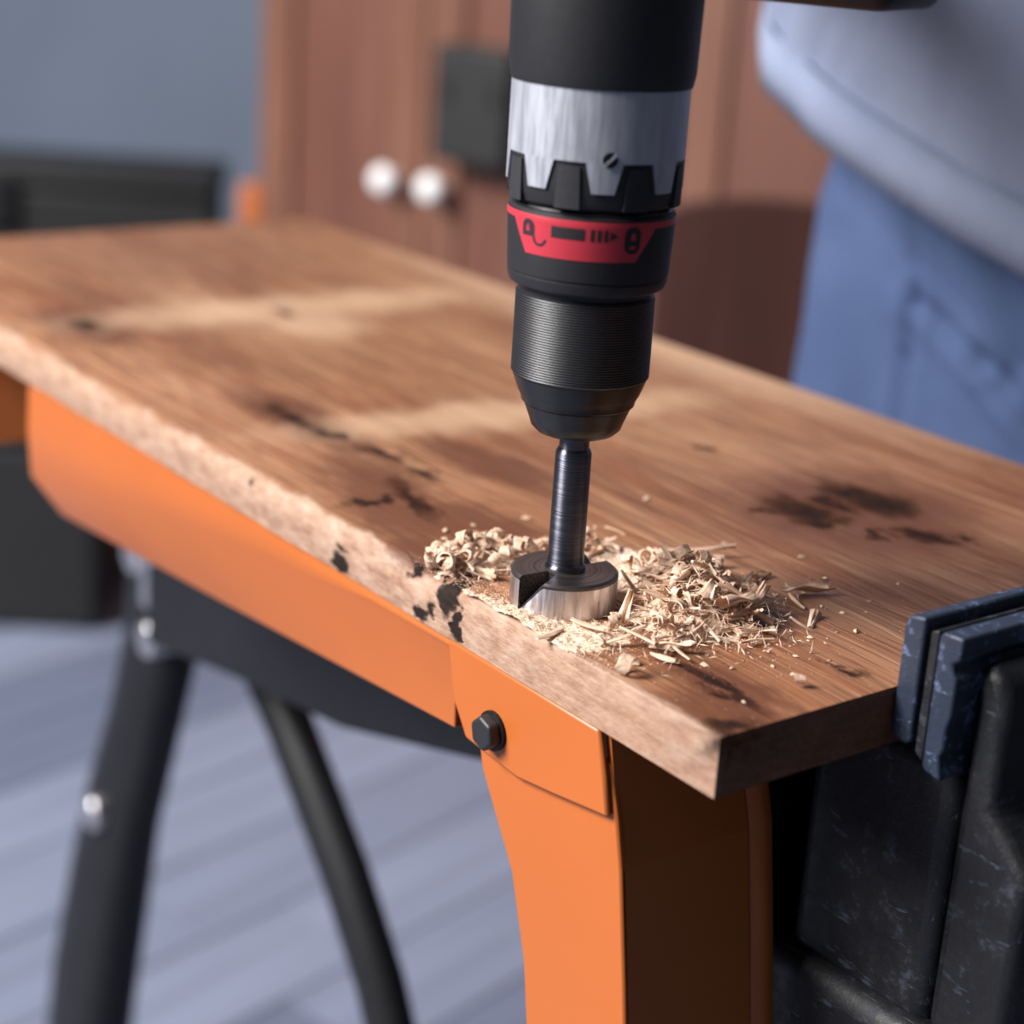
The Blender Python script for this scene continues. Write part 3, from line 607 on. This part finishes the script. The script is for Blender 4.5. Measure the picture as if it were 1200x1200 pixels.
upr = mesh_of(flake(.0105, .0042, .0010, .4, 6, 5), 'flake'); place(upr, 'wood_splinter', (.0300, .0770, .0062), (.3, -1.05, math.radians(20)), 'split upright chip leaning against the steel cutter rim', 'wood shaving')
for k, (x, y, z, rx, ry, rz, s_) in enumerate([(.052, .064, .0125, .2, -.3, .5, 1.35), (.060, .058, .0100, -.3, .1, .1, 1.5), (.064, .070, .0140, .1, .2, 1.0, 1.3), (.056, .086, .0150, .3, -.6, 2.0, 1.3), (.049, .076, .0130, -.2, .5, 2.6, 1.2)]):
    place(FLK[k+2], 'wood_shaving', (x, y, z), (rx, ry, rz), LR, 'wood shaving', 'shavings heaped beside the cutter', s_)
crumb = []
for _ in range(4):
    m = MB(); vs_ = []
    for i in range(5):
        a = i*1.2566; vs_.append((.0012*math.cos(a)*rc.uniform(.6, 1.3), .0009*math.sin(a)*rc.uniform(.6, 1.3), rc.uniform(.0001, .0004)))
    vs_ += [(rc.uniform(-.0004, .0004), 0, .0010), (0, 0, 0)]
    m.add(vs_, [(i, (i+1) % 5, 5) for i in range(5)] + [((i+1) % 5, i, 6) for i in range(5)]); crumb.append(mesh_of(m, 'crumb'))
spots = [(.062, .173, 1.5), (.0795, .154, .8), (.0405, .176, 1.0), (.118, .170, 1.6), (.028, .175, 1.4), (.0225, .168, 1.3), (.110, .118, 1.3), (.126, .095, 1.3), (.118, .075, 1.0), (.100, .050, 1.0), (.092, .036, 1.3), (.075, .040, 1.1), (.048, .029, .9), (.036, .034, .9), (.083, .058, .8), (.116, .053, .8), (.138, .060, .8), (.06, .031, .8), (.030, .040, 1.2), (.012, .050, 1.5), (.022, .014, .7)]
for i in range(46): spots.append((rp.gauss(.068, .024), rp.gauss(.058, .018), rp.uniform(.3, .7)))
for x, y, s_ in spots:
    if x < .004 or y < .004: continue
    place(rp.choice(crumb), 'wood_crumb', (x, y, .0), (0, 0, rp.uniform(0, 6)), 'tiny pale wood crumb scattered on the plank around the heap', 'wood crumb', 'wood crumbs around the heap', s_)
def sawdust():
    m = MB(); rr = random.Random(21)
    # packed dust under the shavings
    nx, ny = 74, 96; x0, x1, y0, y1 = -.0005, .094, .036, .160; idx = {}; pts = []
    dl = [(.002, .094, .011, .014, .0022), (.0, .112, .006, .012, .0016), (.012, .074, .013, .010, .0022), (.052, .074, .013, .016, .0070), (.05, .128, .022, .010, .0028), (.02, .141, .013, .006, .0032), (.060, .100, .014, .014, .0045)]
    def dh_(x, y):
        h = 0
        for bx, by, sx, sy, hh in dl: h = max(h, hh*math.exp(-((x-bx)/sx)**2-((y-by)/sy)**2))
        return h*(1+.55*vnoise(x*260, y*260, 2)) + .0006*vnoise(x*700, y*700, 5) - .0007
    for j in range(ny+1):
        for i in range(nx+1):
            x = x0+(x1-x0)*i/nx; y = y0+(y1-y0)*j/ny; pts.append(Vector((x, y, dh_(x, y))))
    q = nx+1; fs = []
    for j in range(ny):
        for i in range(nx):
            c = (j*q+i, j*q+i+1, j*q+q+i+1, j*q+q+i)
            if max(pts[a].z for a in c) > .00005 and math.hypot(pts[c[0]].x-DX, pts[c[0]].y-DY) > .0150: fs.append(c)
    used = sorted({a for f in fs for a in f}); mp = {a: i for i, a in enumerate(used)}
    m.add([pts[a] for a in used], [tuple(mp[a] for a in f) for f in fs])
    def grain(x, y, z, s_):
        d = Vector((rr.uniform(-1, 1), rr.uniform(-1, 1), rr.uniform(-.3, .5))).normalized(); u = d.orthogonal().normalized()*s_*.22; v = d.cross(u)
        c = Vector((x, y, z + s_*.25)); a = c - d*s_*.6; b = c + d*s_*.6
        m.add([a, c+u, c-u*.5+v*.8, c-u*.5-v*.8, b], [(0, 1, 2), (0, 2, 3), (0, 3, 1), (4, 2, 1), (4, 3, 2), (4, 1, 3)])
    for i in range(1500):              # loose fibres in the heap
        if rr.random() < .72: x, y = rr.gauss(.056, .013), rr.gauss(.076, .016)
        elif rr.random() < .5: x, y = rr.gauss(.034, .014), rr.gauss(.062, .009)
        else: x, y = rr.gauss(.024, .014), rr.gauss(.141, .006)
        if not outside_bit(x, y, .0195) or x < .001: continue
        d = Vector((rr.uniform(-1, 1), rr.uniform(-1, 1), rr.gauss(0, .35))).normalized(); ln = rr.uniform(.0012, .0036); u = d.orthogonal().normalized()*rr.uniform(.00012, .00028); v = d.cross(u)
        c = Vector((x, y, mound(x, y)*rr.uniform(.5, 1.2) + .0012)); b1 = c + u*rr.uniform(-2, 2)
        m.add([c - d*ln, b1 + u, b1 - u*.5 + v*.8, b1 - u*.5 - v*.8, c + d*ln], [(0, 1, 2), (0, 2, 3), (0, 3, 1), (4, 2, 1), (4, 3, 2), (4, 1, 3)])
    for i in range(9500):
        w_ = rr.random()
        if w_ < .30: x, y = rr.gauss(.004, .006), rr.gauss(.098, .016)
        elif w_ < .5: x, y = rr.gauss(.010, .008), rr.gauss(.075, .010)
        elif w_ < .66: x, y = rr.gauss(.052, .014), rr.gauss(.078, .018)
        elif w_ < .9: x, y = rr.gauss(.024, .014), rr.gauss(.140, .007)
        else: x, y = rr.gauss(.06, .035), rr.gauss(.07, .035)
        if not outside_bit(x, y, .0178) or x < -.0002 or x > .16 or y < .004: continue
        grain(x, y, max(0, dh_(x, y)), rr.uniform(.00025, .0008) if w_ < .9 else rr.uniform(.0002, .0005))
    o = m.build('sawdust', MAT['dust'])
    return props(o, 'fine pale sawdust spread on the plank around the cutter', 'sawdust', None, 'stuff')
sawdust()

# ------------------------------------------------------------------ background cabinet with two white knobs
cabt = thing('cupboard', 'tall red-brown wooden cupboard with two white round knobs', 'cupboard', cab(-.2, -.2, -.75))
def cbox(s0, s1, o0, o1, z0, z1): 
    m = MB(); m.prism([cab(s0, o0, z0), cab(s1, o0, z0), cab(s1, o1, z0), cab(s0, o1, z0)], (0, 0, z1-z0)); return m
cbox(-1.50, .262, -.44, -.020, -.75, 1.25).build('carcass', MAT['cabinet'], cabt, bevel=.002)
def door(s0, s1, z0, z1, ks, name='door'):
    st = .060
    d = cbox(s0, s1, -.020, -.008, z0, z1).build(name, MAT['panel'], cabt)
    for a, b in ((s0, s0+st), (s1-st, s1)): cbox(a, b, -.008, 0, z0, z1).build('stile', MAT['cabinet'], d, bevel=.002)
    for a, b in ((z0, z0+st), (z1-st, z1)): cbox(s0+st, s1-st, -.008, 0, a, b).build('rail', MAT['cabinet'], d, bevel=.002)
    if ks is not None:
        m = MB(); seg = 28; prof = [(.0001, .042), (.0090, .0412), (.0155, .0380), (.0188, .0310), (.0172, .0235), (.0095, .0185), (.0065, .0130), (.0075, 0)]
        vs_ = []; kz = -.169; 
        for r, h in prof:
            for i in range(seg): a = 2*PI*i/seg; vs_.append(cab(ks + r*math.cos(a), h, kz + r*math.sin(a)))
        m.add(vs_, [(j*seg+i, j*seg+(i+1) % seg, (j+1)*seg+(i+1) % seg, (j+1)*seg+i) for j in range(len(prof)-1) for i in range(seg)])
        k = m.build('knob', MAT['knob'], d, smooth=True, sharp=0)
door(-.039, .258, -.70, .60, 0.000)
door(-.432, -.043, -.70, .60, -.081)
door(-.83, -.436, -.70, .60, None)
door(-1.23, -.834, -.70, .60, None)
# black flat box fixed on the doors behind the drill
m = cbox(-.215, -.094, .001, .050, -.127, .02); bo = m.build('black_case', MAT['blackbox'], bevel=.006, seg=3)
props(bo, 'small matt black box on the cupboard front beside the white knobs', 'box')
for s0 in (-.200, -.125): cbox(s0, s0+.012, .0495, .0520, -.05, -.02).build('clasp', MAT['black_steel'], bo)
# black chest before the grey wall, ochre block beside the cupboard
RV = Vector((.8057, -.5923, 0)); VV = Vector((.5923, .8057, 0))
cc = Vector((.9944, 2.1867, 0)) - RV*.33
ch = thing('chest', 'low black chest against the blue-grey wall beyond the plank', 'chest', (cc.x+VV.x*.2, cc.y+VV.y*.2, -.75))
m = MB().obox(cc + VV*.09, (RV.x, RV.y), (VV.x, VV.y), .33, .07, -.75, -.27); m.build('body', MAT['blackbox'], ch, bevel=.008)
MB().obox(cc + VV*.09, (RV.x, RV.y), (VV.x, VV.y), .335, .075, -.268, -.228).build('lid', MAT['blackbox'], ch, bevel=.008)
MB().obox(cc + VV*.012, (RV.x, RV.y), (VV.x, VV.y), .03, .006, -.33, -.25).build('latch', MAT['black_steel'], ch, bevel=.003)
oc = Vector((1.012, 2.082, 0))
ob = thing('wooden_post', 'orange-brown wooden post at the end of the cupboard', 'wood', (oc.x, oc.y, -.75))
MB().obox(oc, (RV.x, RV.y), (VV.x, VV.y), .020, .020, -.75, -.226).build('shaft', MAT['ochre'], ob, bevel=.003)
MB().obox(oc, (RV.x, RV.y), (VV.x, VV.y), .026, .026, -.75, -.70).build('foot', MAT['ochre'], ob, bevel=.003)
chc = Vector((1.07, 1.12, 0)); cr_ = thing('chair', 'dark brown wooden chair with a rounded backrest before the cupboard', 'chair', (chc.x, chc.y, -.75))  # dark brown stand-in shape added where the cupboard lies in shade
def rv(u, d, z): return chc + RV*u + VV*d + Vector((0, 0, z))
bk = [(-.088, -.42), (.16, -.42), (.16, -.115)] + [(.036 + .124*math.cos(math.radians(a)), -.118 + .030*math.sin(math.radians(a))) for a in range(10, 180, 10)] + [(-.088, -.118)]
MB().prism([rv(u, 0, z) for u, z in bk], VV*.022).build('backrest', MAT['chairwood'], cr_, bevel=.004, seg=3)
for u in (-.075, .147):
    MB().prism([rv(u-.013, -.002, -.75), rv(u+.013, -.002, -.75), rv(u+.013, .024, -.75), rv(u-.013, .024, -.75)], (0, 0, .36)).build('leg', MAT['chairwood'], cr_, bevel=.002)  # back leg of the added shade shape
    MB().prism([rv(u-.013, -.19, -.75), rv(u+.013, -.19, -.75), rv(u+.013, -.164, -.75), rv(u-.013, -.164, -.75)], (0, 0, .30)).build('leg', MAT['chairwood'], cr_, bevel=.002)  # front leg of the added shade shape
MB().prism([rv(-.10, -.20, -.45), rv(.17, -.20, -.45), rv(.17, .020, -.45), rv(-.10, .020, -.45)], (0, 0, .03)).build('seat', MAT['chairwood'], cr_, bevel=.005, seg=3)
tb = thing('toolbox', 'black lidded toolbox on the floor under the far end of the plank', 'toolbox', (.50, 2.02, -.75))
tc_ = Vector((.50, 2.02, 0))
MB().obox(tc_, (RV.x, RV.y), (VV.x, VV.y), .24, .13, -.75, -.50).build('body', MAT['blackbox'], tb, bevel=.01, seg=3)
MB().obox(tc_, (RV.x, RV.y), (VV.x, VV.y), .245, .135, -.498, -.43).build('lid', MAT['blackbox'], tb, bevel=.01, seg=3)
MB().tube([tc_ + RV*-.08 + Vector((0,0,-.43)), tc_ + RV*-.08 + Vector((0,0,-.40)), tc_ + RV*.08 + Vector((0,0,-.40)), tc_ + RV*.08 + Vector((0,0,-.43))], .01, 10).build('handle', MAT['black_steel'], tb, smooth=True)

# ------------------------------------------------------------------ person behind the plank (faces the plank, -X)
PX, PY = .572, .306
per = thing('person', 'person in blue trousers and grey knit jumper standing behind the plank', 'person', (PX, PY, -.75))
def evaluate(o):
    dg = bpy.context.evaluated_depsgraph_get(); e = o.evaluated_get(dg); me = bpy.data.meshes.new_from_object(e); old = o.data; o.modifiers.clear(); o.data = me; return o
def rings_mesh(m, rings, seg=40):
    # rings: (cx, cy, z, rx, ry[, tilt slope in y])
    n0 = len(rings); vs_ = []
    for r in rings:
        cx, cy, z_, rx, ry = r[:5]; ty = r[5] if len(r) > 5 else 0
        for i in range(seg):
            a = 2*PI*i/seg; ca, sa = math.cos(a), math.sin(a)
            e = .85; x = rx*math.copysign(abs(ca)**e, ca); y = ry*math.copysign(abs(sa)**e, sa)
            vs_.append((cx+x, cy+y, z_ + ty*y))
    return m.add(vs_, [(j*seg+i, j*seg+(i+1) % seg, (j+1)*seg+(i+1) % seg, (j+1)*seg+i) for j in range(n0-1) for i in range(seg)] + [tuple(range(seg))[::-1], tuple(range((n0-1)*seg, n0*seg))])
m = MB()
rings_mesh(m, [(PX, PY, -.15, .075, .120), (PX, PY, -.12, .100, .152), (PX, PY, -.06, .118, .163), (PX, PY, .03, .125, .166), (PX, PY, .09, .128, .167), (PX+.002, PY, .15, .124, .165), (PX, PY, .24, .112, .152), (PX, PY, .28, .106, .146)])
for sy in (1, -1):
    cy = PY + sy*.088
    rings_mesh(m, [(PX+.01, cy+sy*.010, -.73, .062, .060), (PX+.008, cy+sy*.008, -.60, .068, .064), (PX-.008, cy+sy*.005, -.33, .078, .072), (PX-.012, cy+sy*.003, -.15, .096, .084), (PX-.004, cy-sy*.006, -.03, .114, .084), (PX, cy-sy*.008, .06, .116, .082), (PX, cy-sy*.012, .12, .10, .07)], 32)
tr = m.build('trousers', MAT['denim'], per)
rm = tr.modifiers.new('r', 'REMESH'); rm.mode = 'VOXEL'; rm.voxel_size = .006
sm = tr.modifiers.new('s', 'SMOOTH'); sm.iterations = 12; sm.factor = .5
evaluate(tr); tr.data.materials.clear(); tr.data.materials.append(MAT['denim'])
def seg_d(y, z, A, B):
    ax, az = A; bx, bz = B; t = max(0, min(1, ((y-ax)*(bx-ax)+(z-az)*(bz-az))/((bx-ax)**2+(bz-az)**2))); return math.hypot(y-ax-t*(bx-ax), z-az-t*(bz-az)), t
off = wpos(tr)
CREASE = [((.345, .12), (.334, .018), .005, .005), ((.334, .018), (.340, -.06), .007, .004), ((.334, .018), (.285, -.006), .008, .005), ((.285, -.006), (.245, -.030), .008, .006),
          ((.245, -.030), (.20, -.09), .007, .008), ((.40, .09), (.345, .03), .004, .012), ((.29, .085), (.255, .0), .007, .014)]
def cached(me):
    n_ = len(me.vertices); a_ = [0.0]*(3*n_); b_ = [0.0]*(3*n_); me.vertices.foreach_get('co', a_); me.vertex_normals.foreach_get('vector', b_)
    return [(Vector(a_[3*i:3*i+3]), Vector(b_[3*i:3*i+3])) for i in range(n_)]
out = []
for vc, vn in cached(tr.data):
    p = vc + off; y, z_ = p.y, p.z - H
    fr = max(0, min(1, (PX-.02-p.x)/.05)); d_ = 0
    for A, B, dep_, wd_ in CREASE:
        d, t = seg_d(y, z_, A, B); d_ += dep_*math.exp(-(d/wd_)**2) - .35*dep_*math.exp(-((d-2*wd_)/wd_)**2)
    vc.x += d_*fr
    k = .0022*vnoise(y*16, z_*10, p.x*16) + .003*vnoise(y*9, z_*22, 3)
    out += list(vc + vn*k)
tr.data.vertices.foreach_set('co', out); tr.data.update()
tr.data.shade_smooth()
# shirt: loose, hem rides up on the far side
HT = .30
hx, hy, hz = PX-.022, PY-.012, .080
m = MB()
sr = [(hx, hy, hz+.006, .150, .190, HT), (hx, hy, hz, .158, .198, HT), (hx, hy, hz+.012, .162, .202, HT), (hx, hy, hz+.038, .160, .200, HT), (hx+.004, hy, hz+.048, .166, .206, HT), (hx+.006, hy+.006, hz+.11, .168, .204, HT*.8), (PX-.03, PY+.02, .32, .148, .195, .12), (PX-.075, PY+.03, .46, .132, .200, .05), (PX-.115, PY+.03, .58, .110, .205, 0), (PX-.135, PY+.03, .645, .075, .14, 0), (PX-.145, PY+.03, .675, .055, .062, 0)]
rings_mesh(m, sr, 72)
m.f = [f for f in m.f if len(f) == 4]; m.m = [0]*len(m.f)
shirt = m.build('jumper', MAT['shirt'], per, smooth=True, sharp=0)
so = shirt.modifiers.new('sol', 'SOLIDIFY'); so.thickness = .004; so.offset = 1
ss = shirt.modifiers.new('sub', 'SUBSURF'); ss.levels = ss.render_levels = 2
evaluate(shirt)
offs = wpos(shirt)
out = []
for vc, vn in cached(shirt.data):
    p = vc + offs; k = max(0, min(1, (p.z - H - hz - .03)/.06))
    a = math.atan2(p.y-hy, p.x-hx)
    out += list(vc + vn*(k*(.006*vnoise(p.y*11, p.z*9-H, p.x*11) + .006*vnoise(p.y*20+p.z*14, 3, 1)) + .0035*vnoise(a*5, 2, 0)))
shirt.data.vertices.foreach_set('co', out); shirt.data.update()
shirt.data.shade_smooth()
# ribbed hem band
m = MB(); N = 420
vs_ = []
for (dz, ex) in ((.000, .0045), (.016, .0075), (.032, .0062)):
    for i in range(N):
        a = 2*PI*i/N; ca, sa = math.cos(a), math.sin(a); e = .85; rib = .0004*math.cos(i*PI)
        rx, ry = .160+ex+rib, .200+ex+rib; x = rx*math.copysign(abs(ca)**e, ca); y = ry*math.copysign(abs(sa)**e, sa)
        k = .0035*vnoise(a*5, 2, 0); vs_.append((hx+x+k*ca, hy+y+k*sa, hz+dz+HT*y))
m.add(vs_, [(j*N+i, j*N+(i+1) % N, (j+1)*N+(i+1) % N, (j+1)*N+i) for j in range(2) for i in range(N)])
hem = m.build('ribbed_hem', MAT['shirt'], shirt, smooth=True, sharp=0)
so = hem.modifiers.new('sol', 'SOLIDIFY'); so.thickness = .004; so.offset = 0
# body: one continuous skinned figure
def skin(name, verts, edges, radii, mat, root, parent, sub=2):
    me = bpy.data.meshes.new(name); base = wpos(parent) - Vector((0, 0, H))
    me.from_pydata([Vector(v)-base for v in verts], edges, []); o = bpy.data.objects.new(name, me); col.objects.link(o); o.parent = parent
    o.modifiers.new('skin', 'SKIN'); 
    if not me.skin_vertices: me.skin_vertices.new()
    for i, r in enumerate(radii):
        sv = me.skin_vertices[0].data[i]; sv.radius = r if isinstance(r, tuple) else (r, r); sv.use_root = (i == root)
    s_ = o.modifiers.new('sub', 'SUBSURF'); s_.levels = s_.render_levels = sub
    evaluate(o); o.data.materials.clear(); o.data.materials.append(mat); o.data.shade_smooth(); return o
V = []; E = []; Rr = []
def jv(p, r, parent=None):
    V.append(p); Rr.append(r); i = len(V)-1
    if parent is not None: E.append((parent, i))
    return i
cx = PX; pel = jv((cx+.01, PY, .12), (.085, .07)); 
sp1 = jv((cx-.02, PY+.01, .26), (.095, .08), pel); chst = jv((cx-.09, PY+.03, .50), (.11, .085), sp1); nb = jv((cx-.15, PY+.03, .66), .05, chst); nk = jv((cx-.175, PY+.03, .73), .048, nb)
h1 = jv((cx-.205, PY+.03, .79), (.062, .070), nk); h2 = jv((cx-.215, PY+.03, .86), (.074, .088), h1); h3 = jv((cx-.205, PY+.03, .92), (.060, .070), h2)
for sy in (1, -1):
    hp = jv((cx+.01, PY+sy*.088, .01), .060, pel); kn_ = jv((cx-.012, PY+sy*.092, -.33), .045, hp); an = jv((cx+.01, PY+sy*.098, -.68), .035, kn_); jv((cx-.10, PY+sy*.10, -.725), .026, an)
def arm(sh, el, wr, pc, fingers):
    s0 = jv(sh, .052, chst); e0 = jv(el, .040, s0); w0 = jv(wr, .026, e0); p0 = jv(pc, (.030, .018), w0)
    for ch_ in fingers:
        pr = p0
        for q_, r in ch_: pr = jv(q_, r, pr)
# right hand closes round the grip, left hand presses on the motor housing
g0 = gc + G*.068; Z = Vector((0, 0, 1))
def gripfinger(off_, r0=.0090, reach=1.0):
    c = g0 + G*off_; R_ = .029; out = []
    for a in (115, 175, 235, 290): out.append(((tuple(c + gp*R_*math.cos(math.radians(a)) + Z*R_*1.1*math.sin(math.radians(a)))), r0)); r0 *= .93
    return out
palm = g0 + gp*.040 + Z*.004
arm((cx-.10, PY+.20, .57), (cx-.12, PY+.22, .34), tuple(palm + gp*.065 + G*.02 + Z*.012), tuple(palm),
    [gripfinger(.030), gripfinger(.010), gripfinger(-.010), gripfinger(-.029, .0080), [(tuple(g0 + gp*.030 - G*.035 + Z*.030), .010), (tuple(g0 + gp*.005 - G*.048 + Z*.036), .009), (tuple(g0 - gp*.018 - G*.050 + Z*.034), .008)]])
tp = Vector((DX, DY, .282)); lp = tp + Vector((.012, -.012, .010))
def restfinger(ang, ln, r0=.0090):
    d = Vector((math.cos(math.radians(ang)), math.sin(math.radians(ang)), 0)); b = lp + d*.032
    return [(tuple(b + Z*.002), r0), (tuple(b + d*ln*.45 - Z*.004), r0*.95), (tuple(b + d*ln*.75 - Z*.022), r0*.88), (tuple(b + d*ln*.85 - Z*.040), r0*.8)]
arm((cx-.10, PY-.14, .57), (cx-.13, PY-.22, .36), tuple(lp + Vector((.075, -.030, .022))), tuple(lp), [restfinger(200, .045), restfinger(175, .050), restfinger(150, .047), restfinger(124, .038, .008), [(tuple(lp + Vector((.0, -.036, -.004))), .0105), (tuple(lp + Vector((-.024, -.044, -.014))), .009), (tuple(lp + Vector((-.040, -.040, -.024))), .008)]])
body = skin('body', V, E, Rr, MAT['skin'], pel, per, 2)
# sleeves
for sh, el, wr, nm in (((cx-.09, PY+.18, .575), (cx-.12, PY+.22, .34), palm + gp*.075 + G*.025 + Z*.014, 1), ((cx-.09, PY-.12, .575), (cx-.13, PY-.22, .36), lp + Vector((.095, -.040, .028)), 2)):
    sh = Vector(sh); el = Vector(el); wr = Vector(wr); pts = [sh + (el-sh)*t for t in (0, .35, .7)] + [el] + [el + (wr-el)*t for t in (.3, .65, .92, 1)]
    s_ = MB().tube(pts, [.092, .078, .064, .058, .052, .046, .042, .040], 24).build('sleeve', MAT['shirt'], shirt, smooth=True, sharp=0)
# face and hair, shoes
hc = Vector((cx-.213, PY+.03, .865))
for sy in (1, -1):
    MB().tube([hc + Vector((-.080, sy*.032, .005)), hc + Vector((-.090, sy*.032, .005))], [.011, .004], 12).build('eye', MAT['knob'], body, smooth=True)
    MB().tube([hc + Vector((.005, sy*.078, .018)), hc + Vector((.008, sy*.090, .0)), hc + Vector((.004, sy*.080, -.02))], [.010, .013, .008], 10).build('ear', MAT['skin'], body, smooth=True)
MB().tube([hc + Vector((-.080, 0, .012)), hc + Vector((-.098, 0, -.012)), hc + Vector((-.090, 0, -.022))], [.008, .012, .011], 10).build('nose', MAT['skin'], body, smooth=True)
MB().tube([hc + Vector((-.076, -.022, -.045)), hc + Vector((-.086, 0, -.044)), hc + Vector((-.076, .022, -.045))], .006, 8).build('mouth', MAT['red'], body, smooth=True)
rings_mesh(mh := MB(), [(hc.x+.030, hc.y, hc.z-.03, .070, .082), (hc.x+.018, hc.y, hc.z+.03, .088, .090), (hc.x+.008, hc.y, hc.z+.07, .084, .084), (hc.x+.006, hc.y, hc.z+.10, .055, .055), (hc.x+.006, hc.y, hc.z+.108, .01, .01)], 28)
mh.build('hair', MAT['hair'], per, smooth=True, sharp=0)
for sy in (1, -1):
    yy = PY + sy*.10
    rings_mesh(ms := MB(), [(cx-.035, yy, -.749, .135, .048), (cx-.035, yy, -.725, .138, .050), (cx-.02, yy, -.69, .105, .046), (cx+.015, yy, -.645, .052, .042)], 28)
    ms.build('shoe', MAT['shoe'], per, smooth=True, sharp=50)
